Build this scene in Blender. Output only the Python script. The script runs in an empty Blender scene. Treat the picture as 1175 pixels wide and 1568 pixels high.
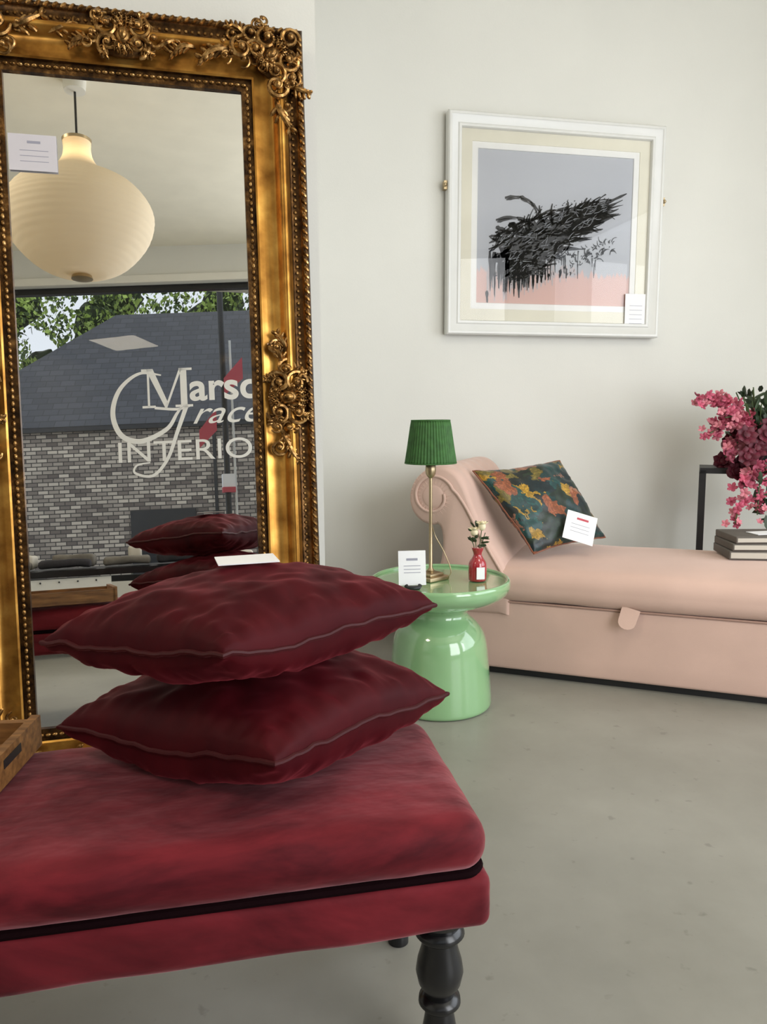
import bpy, bmesh, random
from math import *
from mathutils import Vector, Matrix, noise, Euler
random.seed(7)
scn=bpy.context.scene
try:
    scn.view_settings.view_transform='Standard'
    scn.view_settings.look='None'
except Exception: pass

# ---------------------------------------------------------------- materials
def new_mat(name):
    m=bpy.data.materials.new(name); m.use_nodes=True
    nt=m.node_tree; b=nt.nodes['Principled BSDF']
    return m,nt,b
def N(nt,t,**kw):
    n=nt.nodes.new(t)
    for k,v in kw.items(): setattr(n,k,v)
    return n
def c4(c): return (c[0],c[1],c[2],1)
def srgb(r,g,b):
    f=lambda x:(x/255/12.92) if x/255<=0.04045 else ((x/255+0.055)/1.055)**2.4
    return (f(r),f(g),f(b))
def ramp(nt,stops,interp='LINEAR'):
    r=N(nt,'ShaderNodeValToRGB'); cr=r.color_ramp; cr.interpolation=interp
    while len(cr.elements)<len(stops): cr.elements.new(0.5)
    for e,(p,c) in zip(cr.elements,stops): e.position=p; e.color=c4(c)
    return r
def simple(name,col,rough=.6,metal=0,bump=0,bscale=60,var=0,vscale=6,sheen=0,sheent=(1,1,1),coat=0,spec=.5,detail=4,coord='Object'):
    m,nt,b=new_mat(name)
    b.inputs['Base Color'].default_value=c4(col); b.inputs['Roughness'].default_value=rough
    b.inputs['Metallic'].default_value=metal; b.inputs['Specular IOR Level'].default_value=spec
    b.inputs['Coat Weight'].default_value=coat; b.inputs['Coat Roughness'].default_value=.05
    b.inputs['Sheen Weight'].default_value=sheen; b.inputs['Sheen Tint'].default_value=c4(sheent); b.inputs['Sheen Roughness'].default_value=.35
    tc=N(nt,'ShaderNodeTexCoord')
    n=N(nt,'ShaderNodeTexNoise'); n.inputs['Scale'].default_value=vscale; n.inputs['Detail'].default_value=detail
    nt.links.new(tc.outputs[coord],n.inputs['Vector'])
    v=max(var,.03)
    r=ramp(nt,[(.3,[x*(1-v) for x in col]),(.7,[min(1,x*(1+v)) for x in col])])
    nt.links.new(n.outputs['Fac'],r.inputs['Fac']); nt.links.new(r.outputs['Color'],b.inputs['Base Color'])
    if bump:
        n2=N(nt,'ShaderNodeTexNoise'); n2.inputs['Scale'].default_value=bscale; n2.inputs['Detail'].default_value=5
        nt.links.new(tc.outputs[coord],n2.inputs['Vector'])
        bp=N(nt,'ShaderNodeBump'); bp.inputs['Strength'].default_value=bump; bp.inputs['Distance'].default_value=.01
        nt.links.new(n2.outputs['Fac'],bp.inputs['Height']); nt.links.new(bp.outputs['Normal'],b.inputs['Normal'])
    return m
M_wall=simple('wall_paint',srgb(218,217,210),.85,bump=.04,bscale=150,var=.02,vscale=1.5)
M_ceil=simple('ceiling_paint',srgb(232,226,208),.9,var=.01)
M_trim=simple('trim_white',srgb(225,222,212),.5)
M_black=simple('black_lacquer',(.008,.008,.009),.25,var=.2)
M_blackm=simple('black_metal',(.012,.012,.013),.45,var=.2)
M_card=simple('white_card',srgb(238,238,240),.6)
M_lilac=simple('pale_lilac_card',srgb(202,198,204),.6)
M_greycard=simple('grey_print',srgb(150,150,165),.6)
M_pink=simple('blush_velvet',srgb(206,174,160),.75,bump=.05,bscale=300,var=.05,vscale=4,sheen=.35,sheent=(1,.9,.86))
M_pinkseam=simple('blush_seam',srgb(178,144,130),.8)
M_glaze=simple('green_glaze',srgb(138,180,130),.12,var=.03,coat=1.0)
M_brass=simple('antique_brass',(.42,.33,.2),.35,metal=.9,var=.15)
M_white=simple('white_frame_paint',srgb(216,216,212),.3,var=.02)
M_mat1=simple('cream_mount',srgb(226,222,206),.8)
M_mat2=simple('white_mount',srgb(236,235,231),.8)
M_ink=simple('black_ink',(.012,.012,.014),.5,var=.3,vscale=40)
M_inkg=simple('grey_ink',(.24,.25,.27),.6)
M_inkl=simple('pale_grey_wash',srgb(188,178,178),.6)
M_petal=simple('pink_petal',srgb(172,74,98),.6,var=.55,vscale=14)
M_petalp=simple('dusky_pink_petal',srgb(198,118,130),.6,var=.3,vscale=20)
M_petal2=simple('burgundy_petal',srgb(88,16,36),.6,var=.4,vscale=30)
M_petal3=simple('cream_petal',srgb(238,225,190),.6,var=.08,vscale=30)
M_leaf=simple('leaf_green',srgb(44,62,36),.5,var=.4,vscale=20)
M_stem=simple('stem_green',srgb(70,90,50),.6)
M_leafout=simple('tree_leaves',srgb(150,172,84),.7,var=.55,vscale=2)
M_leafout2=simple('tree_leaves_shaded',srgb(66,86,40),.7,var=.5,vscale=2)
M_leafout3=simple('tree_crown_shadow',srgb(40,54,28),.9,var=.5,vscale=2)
M_red=simple('red_glass',srgb(165,40,50),.08,coat=.8)
M_tarmac=simple('tarmac',srgb(110,110,112),.9,var=.1)
M_book=simple('charcoal_linen',srgb(98,92,86),.8,bump=.1,bscale=200,var=.15)
M_page=simple('page_paper',srgb(190,184,172),.8)
M_greyfab=simple('grey_fabric',srgb(105,100,92),.9,bump=.2,var=.3,vscale=8)
M_darkfab=simple('dark_fabric',srgb(44,42,46),.9,bump=.2,var=.4,vscale=8)
M_redflag=simple('red_flag',srgb(190,80,92),.7)
M_lett=simple('white_vinyl',srgb(250,250,250),.6)
M_pipe=simple('dark_piping',srgb(20,6,9),.9,spec=.05)

def velvet(name,dark,light,scale,sheen=.6,tint=(1,.5,.5),rough=.7,stretch=(1,1,1),bump=.25,spec=.2,lo=.34,hi=.66,srough=.4,smin=.3):
    m,nt,b=new_mat(name)
    tc=N(nt,'ShaderNodeTexCoord'); mp=N(nt,'ShaderNodeMapping'); mp.inputs['Scale'].default_value=stretch
    nt.links.new(tc.outputs['Object'],mp.inputs['Vector'])
    n=N(nt,'ShaderNodeTexNoise'); n.inputs['Scale'].default_value=scale; n.inputs['Detail'].default_value=6; n.inputs['Roughness'].default_value=.6; n.inputs['Distortion'].default_value=.5
    nt.links.new(mp.outputs['Vector'],n.inputs['Vector'])
    r=ramp(nt,[(lo,dark),(hi,light)]); nt.links.new(n.outputs['Fac'],r.inputs['Fac'])
    nt.links.new(r.outputs['Color'],b.inputs['Base Color'])
    b.inputs['Roughness'].default_value=rough; b.inputs['Specular IOR Level'].default_value=spec
    mr=N(nt,'ShaderNodeMapRange'); mr.inputs['From Min'].default_value=lo; mr.inputs['From Max'].default_value=hi; mr.inputs['To Min'].default_value=smin*sheen; mr.inputs['To Max'].default_value=sheen
    nt.links.new(n.outputs['Fac'],mr.inputs['Value']); nt.links.new(mr.outputs[0],b.inputs['Sheen Weight'])
    b.inputs['Sheen Tint'].default_value=c4(tint); b.inputs['Sheen Roughness'].default_value=srough
    n2=N(nt,'ShaderNodeTexNoise'); n2.inputs['Scale'].default_value=scale*2.6; n2.inputs['Detail'].default_value=3
    nt.links.new(mp.outputs['Vector'],n2.inputs['Vector'])
    bp=N(nt,'ShaderNodeBump'); bp.inputs['Strength'].default_value=bump; bp.inputs['Distance'].default_value=.02
    nt.links.new(n2.outputs['Fac'],bp.inputs['Height']); nt.links.new(bp.outputs['Normal'],b.inputs['Normal'])
    return m
M_bench=velvet('crimson_velvet',srgb(68,5,16),srgb(118,26,36),4,.72,(1,.50,.53),stretch=(.9,1.7,2.2),lo=.36,hi=.66,bump=.22)
M_burg=velvet('burgundy_velvet',srgb(42,1,7),srgb(68,4,12),4,.26,(1,.14,.18),rough=.62,spec=.12,bump=.12,lo=.34,hi=.66,smin=.4)
M_burgpipe=simple('burgundy_piping',srgb(58,5,11),.55,sheen=.08,sheent=(1,.25,.25),spec=.25)

M_gold,nt,b=new_mat('antique_gold')
tc=N(nt,'ShaderNodeTexCoord')
n=N(nt,'ShaderNodeTexNoise'); n.inputs['Scale'].default_value=14; n.inputs['Detail'].default_value=6
nt.links.new(tc.outputs['Object'],n.inputs['Vector'])
r=ramp(nt,[(.3,(.24,.10,.016)),(.5,(.46,.22,.042)),(.72,(.70,.39,.09))]); nt.links.new(n.outputs['Fac'],r.inputs['Fac'])
nt.links.new(r.outputs['Color'],b.inputs['Base Color']); b.inputs['Metallic'].default_value=.85; b.inputs['Roughness'].default_value=.32
def patina(name,scale,stops,rough):
    m,nt,b=new_mat(name); tc=N(nt,'ShaderNodeTexCoord')
    n=N(nt,'ShaderNodeTexNoise'); n.inputs['Scale'].default_value=scale; n.inputs['Detail'].default_value=5; n.inputs['Roughness'].default_value=.7
    nt.links.new(tc.outputs['Object'],n.inputs['Vector'])
    r=ramp(nt,stops); nt.links.new(n.outputs['Fac'],r.inputs['Fac']); nt.links.new(r.outputs['Color'],b.inputs['Base Color'])
    b.inputs['Metallic'].default_value=.85; b.inputs['Roughness'].default_value=rough; return m
M_goldo=patina('tarnished_gold_relief',45,[(.34,(.06,.03,.011)),(.5,(.28,.145,.042)),(.66,(.62,.38,.15))],.28)
M_goldd=patina('dark_patinated_gold',30,[(.35,(.02,.010,.005)),(.55,(.11,.052,.016)),(.72,(.36,.19,.06))],.38)
M_mirror,nt,b=new_mat('mirror_glass'); b.inputs['Metallic'].default_value=1; b.inputs['Roughness'].default_value=0; b.inputs['Base Color'].default_value=(.92,.92,.90,1)
M_floor,nt,b=new_mat('concrete_floor')
tc=N(nt,'ShaderNodeTexCoord')
n=N(nt,'ShaderNodeTexNoise'); n.inputs['Scale'].default_value=1.3; n.inputs['Detail'].default_value=7; n.inputs['Roughness'].default_value=.6
n3=N(nt,'ShaderNodeTexNoise'); n3.inputs['Scale'].default_value=22; n3.inputs['Detail'].default_value=3
nt.links.new(tc.outputs['Object'],n.inputs['Vector']); nt.links.new(tc.outputs['Object'],n3.inputs['Vector'])
r=ramp(nt,[(.3,srgb(130,128,119)),(.7,srgb(155,153,144))]); nt.links.new(n.outputs['Fac'],r.inputs['Fac'])
r2=ramp(nt,[(.26,(.6,.6,.6)),(.34,(1,1,1))]); nt.links.new(n3.outputs['Fac'],r2.inputs['Fac'])
mx=N(nt,'ShaderNodeMix',data_type='RGBA',blend_type='MULTIPLY'); mx.inputs[0].default_value=.6
nt.links.new(r.outputs['Color'],mx.inputs[6]); nt.links.new(r2.outputs['Color'],mx.inputs[7]); nt.links.new(mx.outputs[2],b.inputs['Base Color'])
b.inputs['Roughness'].default_value=.40; b.inputs['Specular IOR Level'].default_value=.4
def bricks(name,w,h,mor,c1,c2,cm,rough):
    m,nt,b=new_mat(name)
    tc=N(nt,'ShaderNodeTexCoord'); mp=N(nt,'ShaderNodeMapping'); mp.inputs['Rotation'].default_value=(radians(90),0,0)
    nt.links.new(tc.outputs['Object'],mp.inputs['Vector'])
    bk=N(nt,'ShaderNodeTexBrick'); bk.inputs['Scale'].default_value=1; bk.inputs['Brick Width'].default_value=w; bk.inputs['Row Height'].default_value=h
    bk.inputs['Mortar Size'].default_value=mor; bk.inputs['Color1'].default_value=c4(c1); bk.inputs['Color2'].default_value=c4(c2); bk.inputs['Mortar'].default_value=c4(cm)
    nt.links.new(mp.outputs['Vector'],bk.inputs['Vector']); nt.links.new(bk.outputs['Color'],b.inputs['Base Color']); b.inputs['Roughness'].default_value=rough
    return m
M_brick=bricks('stock_brick',.21,.08,.010,srgb(208,196,178),srgb(104,94,88),srgb(74,70,66),.9)
M_slate=bricks('slate_roof',.3,.14,.008,srgb(62,65,72),srgb(50,53,60),srgb(34,36,42),.6)
M_pane,nt,b=new_mat('window_glass'); nt.nodes.remove(b)
out=nt.nodes['Material Output']; t=N(nt,'ShaderNodeBsdfTransparent'); gl=N(nt,'ShaderNodeBsdfGlossy'); gl.inputs['Roughness'].default_value=0
fr=N(nt,'ShaderNodeFresnel'); ms=N(nt,'ShaderNodeMixShader'); fr.inputs['IOR'].default_value=1.4
nt.links.new(fr.outputs[0],ms.inputs[0]); nt.links.new(t.outputs[0],ms.inputs[1]); nt.links.new(gl.outputs[0],ms.inputs[2]); nt.links.new(ms.outputs[0],out.inputs['Surface'])
M_paper,nt,b=new_mat('rice_paper'); nt.nodes.remove(b); out=nt.nodes['Material Output']
d=N(nt,'ShaderNodeBsdfDiffuse'); d.inputs[0].default_value=c4(srgb(236,224,202)); tr=N(nt,'ShaderNodeBsdfTranslucent'); tr.inputs[0].default_value=c4(srgb(238,226,200))
ms=N(nt,'ShaderNodeMixShader'); ms.inputs[0].default_value=.28
nt.links.new(d.outputs[0],ms.inputs[1]); nt.links.new(tr.outputs[0],ms.inputs[2]); nt.links.new(ms.outputs[0],out.inputs['Surface'])
M_shade=simple('green_pleated_fabric',srgb(54,98,44),.7,var=.25,vscale=40)
M_wood,nt,b=new_mat('oiled_wood'); tc=N(nt,'ShaderNodeTexCoord'); mp=N(nt,'ShaderNodeMapping'); mp.inputs['Scale'].default_value=(2,14,14)
n=N(nt,'ShaderNodeTexNoise'); n.inputs['Scale'].default_value=5; n.inputs['Detail'].default_value=6
nt.links.new(tc.outputs['Object'],mp.inputs['Vector']); nt.links.new(mp.outputs['Vector'],n.inputs['Vector'])
r=ramp(nt,[(.3,srgb(92,58,28)),(.7,srgb(158,112,62))]); nt.links.new(n.outputs['Fac'],r.inputs['Fac']); nt.links.new(r.outputs['Color'],b.inputs['Base Color']); b.inputs['Roughness'].default_value=.5
M_art,nt,b=new_mat('art_print'); tc=N(nt,'ShaderNodeTexCoord'); sp=N(nt,'ShaderNodeSeparateXYZ'); nt.links.new(tc.outputs['Object'],sp.inputs[0])
mp=N(nt,'ShaderNodeMapping'); mp.inputs['Scale'].default_value=(60,1,3); nt.links.new(tc.outputs['Object'],mp.inputs['Vector'])
n=N(nt,'ShaderNodeTexNoise'); n.inputs['Scale'].default_value=1; n.inputs['Detail'].default_value=3; nt.links.new(mp.outputs['Vector'],n.inputs['Vector'])
ma=N(nt,'ShaderNodeMath',operation='MULTIPLY_ADD'); ma.inputs[1].default_value=.12; nt.links.new(n.outputs['Fac'],ma.inputs[0]); nt.links.new(sp.outputs['Z'],ma.inputs[2])
r=ramp(nt,[(.0,srgb(214,178,166)),(.5,srgb(210,178,170)),(.53,srgb(178,180,184)),(1,srgb(186,188,193))])
ma2=N(nt,'ShaderNodeMath',operation='MULTIPLY_ADD'); ma2.inputs[1].default_value=2.0; ma2.inputs[2].default_value=.5+.31
nt.links.new(ma.outputs[0],ma2.inputs[0]); nt.links.new(ma2.outputs[0],r.inputs['Fac']); nt.links.new(r.outputs['Color'],b.inputs['Base Color']); b.inputs['Roughness'].default_value=.6
M_floral,nt,b=new_mat('floral_velvet'); tc=N(nt,'ShaderNodeTexCoord')
n=N(nt,'ShaderNodeTexNoise'); n.inputs['Scale'].default_value=8; n.inputs['Detail'].default_value=4; nt.links.new(tc.outputs['UV'],n.inputs['Vector'])
mxv=N(nt,'ShaderNodeMix',data_type='RGBA'); mxv.inputs[0].default_value=.24
nt.links.new(tc.outputs['UV'],mxv.inputs[6]); nt.links.new(n.outputs['Color'],mxv.inputs[7])
v=N(nt,'ShaderNodeTexVoronoi'); v.inputs['Scale'].default_value=9.5; nt.links.new(mxv.outputs[2],v.inputs['Vector'])
sx=N(nt,'ShaderNodeSeparateColor'); nt.links.new(v.outputs['Color'],sx.inputs[0])
r=ramp(nt,[(0,srgb(6,38,46)),(.16,srgb(12,76,76)),(.32,srgb(190,148,48)),(.43,srgb(22,46,28)),(.56,srgb(164,92,58)),(.64,srgb(8,58,60)),(.76,srgb(128,112,46)),(.85,srgb(178,122,98)),(.92,srgb(16,28,24))],'CONSTANT')
nt.links.new(sx.outputs[0],r.inputs['Fac'])
v2=N(nt,'ShaderNodeTexVoronoi'); v2.inputs['Scale'].default_value=38; nt.links.new(mxv.outputs[2],v2.inputs['Vector'])
r2=ramp(nt,[(0,(1.3,1.25,1.05)),(.55,(.45,.45,.45))]); nt.links.new(v2.outputs['Distance'],r2.inputs['Fac'])
mx=N(nt,'ShaderNodeMix',data_type='RGBA',blend_type='MULTIPLY'); mx.inputs[0].default_value=.9
nt.links.new(r.outputs['Color'],mx.inputs[6]); nt.links.new(r2.outputs['Color'],mx.inputs[7]); nt.links.new(mx.outputs[2],b.inputs['Base Color'])
b.inputs['Roughness'].default_value=.42; b.inputs['Sheen Weight'].default_value=.12

# ---------------------------------------------------------------- mesh builder
class MB:
    def __init__(s): s.v=[]; s.f=[]; s.m=[]; s.mats=[]
    def mi(s,mat):
        if mat not in s.mats: s.mats.append(mat)
        return s.mats.index(mat)
    def add(s,vs,fs,mat,M=None):
        o=len(s.v); k=s.mi(mat)
        for v in vs:
            v=Vector(v); s.v.append(M@v if M else v)
        for f in fs: s.f.append([i+o for i in f]); s.m.append(k)
    def box(s,x0,x1,y0,y1,z0,z1,mat,M=None):
        vs=[(x,y,z) for z in(z0,z1) for y in(y0,y1) for x in(x0,x1)]
        s.add(vs,[(0,2,3,1),(4,5,7,6),(0,1,5,4),(2,6,7,3),(0,4,6,2),(1,3,7,5)],mat,M)
    def lathe(s,prof,c,mat,seg=48,M=None,rip=None):
        vs=[];fs=[]
        for j,(r,z) in enumerate(prof):
            for i in range(seg):
                a=2*pi*i/seg; rr=r*(rip(a,j) if rip else 1)
                vs.append((c[0]+rr*cos(a),c[1]+rr*sin(a),c[2]+z))
        for j in range(len(prof)-1):
            for i in range(seg):
                k=(i+1)%seg; fs.append((j*seg+i,j*seg+k,(j+1)*seg+k,(j+1)*seg+i))
        if prof[0][0]>1e-4: fs.append(tuple(range(seg))[::-1])
        if prof[-1][0]>1e-4: fs.append(tuple((len(prof)-1)*seg+i for i in range(seg)))
        s.add(vs,fs,mat,M)
    def tube(s,pts,rad,mat,seg=8,closed=False,M=None):
        pts=[Vector(p) for p in pts]; n=len(pts)
        if not hasattr(rad,'__len__'): rad=[rad]*n
        vs=[];fs=[]; up=None
        for i,p in enumerate(pts):
            a=pts[(i-1)%n] if (closed or i>0) else p; b=pts[(i+1)%n] if (closed or i<n-1) else p
            t=(b-a); t=t.normalized() if t.length>1e-9 else Vector((0,0,1))
            if up is None:
                up=Vector((0,0,1)) if abs(t.z)<.9 else Vector((1,0,0))
            x=t.cross(up)
            if x.length<1e-6: x=t.cross(Vector((0,1,0)))
            x.normalize(); y=x.cross(t).normalized(); up=y
            for k in range(seg):
                q=2*pi*k/seg; vs.append(p+(x*cos(q)+y*sin(q))*rad[i])
        for i in range(n if closed else n-1):
            i2=(i+1)%n
            for k in range(seg):
                k2=(k+1)%seg; fs.append((i*seg+k,i*seg+k2,i2*seg+k2,i2*seg+k))
        if not closed: fs.append(tuple(range(seg))[::-1]); fs.append(tuple((n-1)*seg+k for k in range(seg)))
        s.add(vs,fs,mat,M)
    def ell(s,c,r,mat,M=None,u=10,w=7):
        vs=[];fs=[]; c=Vector(c)
        if not hasattr(r,'__len__'): r=(r,r,r)
        for j in range(w+1):
            th=pi*j/w
            for i in range(u):
                a=2*pi*i/u; p=Vector((r[0]*sin(th)*cos(a),r[1]*sin(th)*sin(a),r[2]*cos(th)))
                vs.append((M@p if M else p)+c)
        for j in range(w):
            for i in range(u):
                k=(i+1)%u; fs.append((j*u+i,(j+1)*u+i,(j+1)*u+k,j*u+k))
        s.add(vs,fs,mat)
    def obj(s,name,parent=None,smooth=True,loc=None,angle=40):
        me=bpy.data.meshes.new(name); me.from_pydata([tuple(v) for v in s.v],[],s.f)
        for m in s.mats: me.materials.append(m)
        me.polygons.foreach_set('material_index',s.m)
        bm=bmesh.new(); bm.from_mesh(me); bmesh.ops.remove_doubles(bm,verts=bm.verts,dist=1e-5)
        bmesh.ops.recalc_face_normals(bm,faces=bm.faces)
        bm.to_mesh(me); bm.free()
        if smooth:
            me.polygons.foreach_set('use_smooth',[True]*len(me.polygons))
            try: me.set_sharp_from_angle(angle=radians(angle))
            except Exception: pass
        o=bpy.data.objects.new(name,me); scn.collection.objects.link(o)
        if parent: o.parent=parent
        if loc: o.location=loc
        return o
def empty(name,loc=(0,0,0),rot=(0,0,0)):
    e=bpy.data.objects.new(name,None); e.empty_display_size=.1; scn.collection.objects.link(e)
    e.location=loc; e.rotation_euler=rot; return e
def axis_samples(L,r,n,k=4):
    a=[-L+r*(1-cos(pi/2*i/k)) for i in range(k)]
    inn=[-(L-r)+2*(L-r)*i/n for i in range(n+1)]
    return a+inn+[-x for x in reversed(a)]
def rbox(mb,c,size,r,mat,n=(1,1,1),k=4,disp=None,M=None):
    h=[x/2 for x in size]; S=[axis_samples(h[i],r,n[i],k) for i in range(3)]
    c=Vector(c)
    def proj(p):
        q=Vector([max(-(h[i]-r),min(h[i]-r,p[i])) for i in range(3)]); d=p-q
        if d.length>1e-9: p=q+d.normalized()*r
        nn=d.normalized() if d.length>1e-9 else Vector((0,0,1))
        if disp: p=disp(p,nn)
        return p+c
    for ax in range(3):
        u,w=(ax+1)%3,(ax+2)%3
        for sg in(-1,1):
            vs=[];fs=[]
            for a in S[u]:
                for b in S[w]:
                    p=Vector((0,0,0)); p[ax]=sg*h[ax]; p[u]=a; p[w]=b; vs.append(proj(p))
            nw=len(S[w])
            for i in range(len(S[u])-1):
                for j in range(nw-1):
                    fs.append((i*nw+j,(i+1)*nw+j,(i+1)*nw+j+1,i*nw+j+1))
            mb.add(vs,fs,mat,M)
def bez(ctrl,n=14):
    out=[]
    for i in range(len(ctrl)-1):
        p0=Vector(ctrl[max(i-1,0)]);p1=Vector(ctrl[i]);p2=Vector(ctrl[i+1]);p3=Vector(ctrl[min(i+2,len(ctrl)-1)])
        for k in range(n):
            t=k/n; out.append(.5*((2*p1)+(-p0+p2)*t+(2*p0-5*p1+4*p2-p3)*t*t+(-p0+3*p1-3*p2+p3)*t**3))
    out.append(Vector(ctrl[-1])); return out

# ---------------------------------------------------------------- room
CE=3.2; XL=-2.8; XR=3.6; YB=-1.85; YW=3.75; YM=2.565; XC=.317
PIV=Matrix.Translation((.2,YB,0)); ROT=PIV@Matrix.Rotation(radians(15),4,'Z')@PIV.inverted()
def turn(*obs):
    for o in obs: o.matrix_basis=ROT@o.matrix_basis
mb=MB(); mb.box(XL-.2,XR+.2,YB-1.2,YW+.2,-.12,0,M_floor); mb.obj('floor',smooth=False)
mb=MB(); mb.box(XL-.2,XR+.2,YB-1.2,YW+.2,CE,CE+.12,M_ceil); mb.obj('ceiling',smooth=False)
mb=MB(); mb.box(XC,XR+.2,YW,YW+.15,0,CE,M_wall); mb.obj('wall_back',smooth=False)
mb=MB(); mb.box(XL,XC,YM,YW+.15,0,CE,M_wall); mb.obj('wall_chimney_breast',smooth=False)
mb=MB(); mb.box(XL-.15,XL,YB-1.2,YW+.15,0,CE,M_wall); mb.obj('wall_left',smooth=False)
mb=MB(); wy0,wy1,wz0,wz1=-.75,2.3,.5,2.8
mb.box(XR,XR+.15,YB-.2,wy0,0,CE,M_wall); mb.box(XR,XR+.15,wy1,YW+.15,0,CE,M_wall)
mb.box(XR,XR+.15,wy0,wy1,0,wz0,M_wall); mb.box(XR,XR+.15,wy0,wy1,wz1,CE,M_wall); mb.obj('wall_right',smooth=False)
def window(name,axis,a0,a1,z0,z1,pos,mull,parentmat=M_black,fw=.05):
    e=empty(name,(0,0,0)); mb=MB()
    def bx(p0,p1,q0,q1):
        if axis=='x': mb.box(p0,p1,pos-.03,pos+.03,q0,q1,parentmat)
        else: mb.box(pos-.03,pos+.03,p0,p1,q0,q1,parentmat)
    bx(a0,a1,z0,z0+fw); bx(a0,a1,z1-fw,z1); bx(a0,a0+fw,z0,z1); bx(a1-fw,a1,z0,z1)
    for m in mull: bx(m-fw/2,m+fw/2,z0,z1)
    mb.obj(name+'_frame',e,False)
    g=MB()
    if axis=='x': g.add([(a0+fw,pos,z0+fw),(a1-fw,pos,z0+fw),(a1-fw,pos,z1-fw),(a0+fw,pos,z1-fw)],[(0,1,2,3)],M_pane)
    else: g.add([(pos,a0+fw,z0+fw),(pos,a1-fw,z0+fw),(pos,a1-fw,z1-fw),(pos,a0+fw,z1-fw)],[(0,1,2,3)],M_pane)
    g.obj(name+'_glass',e,False); return e
window('unseen_window_2','y',wy0,wy1,wz0,wz1,XR+.07,[.8])  # unseen side window, added as the place for an area lamp
W1=(-2.6,1.2,.40,2.89); W3=(1.5,3.3,.28,2.89)
mb=MB()
for a,b_ in((XL-.1,W1[0]),(W1[1],W3[0]),(W3[1],XR+.12)): mb.box(a,b_,YB-.15,YB,0,CE,M_wall)
for w in(W1,W3): mb.box(w[0],w[1],YB-.15,YB,0,w[2],M_wall); mb.box(w[0],w[1],YB-.15,YB,w[3],CE,M_wall)
turn(mb.obj('wall_front',smooth=False))
turn(window('window_1','x',W1[0],W1[1],W1[2],W1[3],YB-.08,[],fw=.05))
turn(window('unseen_window_3','x',W3[0],W3[1],W3[2],W3[3],YB-.08,[2.4]))  # unseen shop-door glass, added to carry an area lamp
mb=MB(); mb.box(W1[0]-.05,W1[1]+.05,YB,YB+.03,W1[3],W1[3]+.06,M_trim); turn(mb.obj('trim_1',smooth=False))
mb=MB(); mb.box(XC,XR,YW-.015,YW,0,.09,M_trim); mb.obj('baseboard_back',smooth=False)
mb=MB(); mb.box(XL,XC,YM-.012,YM,0,.09,M_trim); mb.obj('baseboard_chimney',smooth=False)

# ---------------------------------------------------------------- exterior
mb=MB(); mb.box(-18,14,-32,YB-.2,-.3,-.12,M_tarmac); turn(mb.obj('street_ground',smooth=False))
bld=empty('brick_building',(-2.2,-11,0)); mb=MB()
EV,RG=3.05,6.0
mb.box(-9,7,-3,0,-.12,EV,M_brick)
mb.box(-9,7,-.1,.14,EV-.06,EV+.04,M_black)
mb.obj('brick_walls',bld,False)
mb=MB(); vs=[(-4.9,.16,EV+.03),(7,.16,EV+.03),(7,-2.3,RG),(-1.5,-2.3,RG),(-4.9,-4.6,EV+.03),(7,-4.6,EV+.03)]
mb.add(vs,[(0,1,2,3),(0,3,4),(4,3,2,5),(0,4,5,1),(1,5,2)],M_slate); mb.obj('slate_roof',bld,False)
mb=MB(); mb.box(-.7,.6,.0,.05,-.12,1.35,M_blackm); mb.box(1.0,1.06,.05,.1,-.1,EV,M_blackm)
mb.obj('doorway_and_pipe',bld,False); turn(bld)
mb=MB(); SX=.72; SY=-4.2; mb.tube([(SX,SY,-.3),(SX,SY,4.0)],.035,M_blackm,10); mb.tube([(SX+.09,SY,-.3),(SX+.09,SY,3.0)],.014,M_white,8)
mb.add([(SX,SY+.05,2.55),(SX+.22,SY+.05,2.8),(SX+.22,SY+.05,2.55),(SX,SY+.05,2.35)],[(0,1,2,3)],M_redflag)
mb.add([(SX-.3,SY+.05,1.95),(SX-.1,SY+.05,2.2),(SX-.1,SY+.05,1.95),(SX-.3,SY+.05,1.75)],[(0,1,2,3)],M_redflag)
mb.box(SX-.06,SX+.08,SY-.06,SY+.06,1.3,1.45,M_card); mb.box(SX-.06,SX+.08,SY-.07,SY+.07,1.24,1.3,M_redflag)
mb.obj('street_signpost')
mb=MB()
for i in range(19000):
    x=random.uniform(-12,3); y=random.uniform(-19,-16)
    z=random.uniform(3.8,9.6)
    if noise.noise(Vector((x*.9,y*.5,z*.9)))<-.30: continue
    s=random.uniform(.05,.11); R=Euler((random.uniform(0,6),random.uniform(0,6),random.uniform(0,6))).to_matrix()
    c=Vector((x,y,z)); q=noise.noise(Vector((x*1.1,y,z*1.1)))
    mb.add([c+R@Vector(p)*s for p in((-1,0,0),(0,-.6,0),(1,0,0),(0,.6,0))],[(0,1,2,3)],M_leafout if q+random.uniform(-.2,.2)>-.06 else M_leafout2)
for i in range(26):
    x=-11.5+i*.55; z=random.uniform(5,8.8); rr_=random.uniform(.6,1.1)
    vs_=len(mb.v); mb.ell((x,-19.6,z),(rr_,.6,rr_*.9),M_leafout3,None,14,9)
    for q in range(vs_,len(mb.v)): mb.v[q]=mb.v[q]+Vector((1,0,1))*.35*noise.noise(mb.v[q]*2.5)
for x in(-9,-5,-1,2.5): mb.tube([(x,-18.5,-.12),(x+.2,-18.5,2.5),(x-.2,-18.4,7)],[.25,.2,.1],M_blackm)
turn(mb.obj('street_trees',smooth=False))

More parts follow.
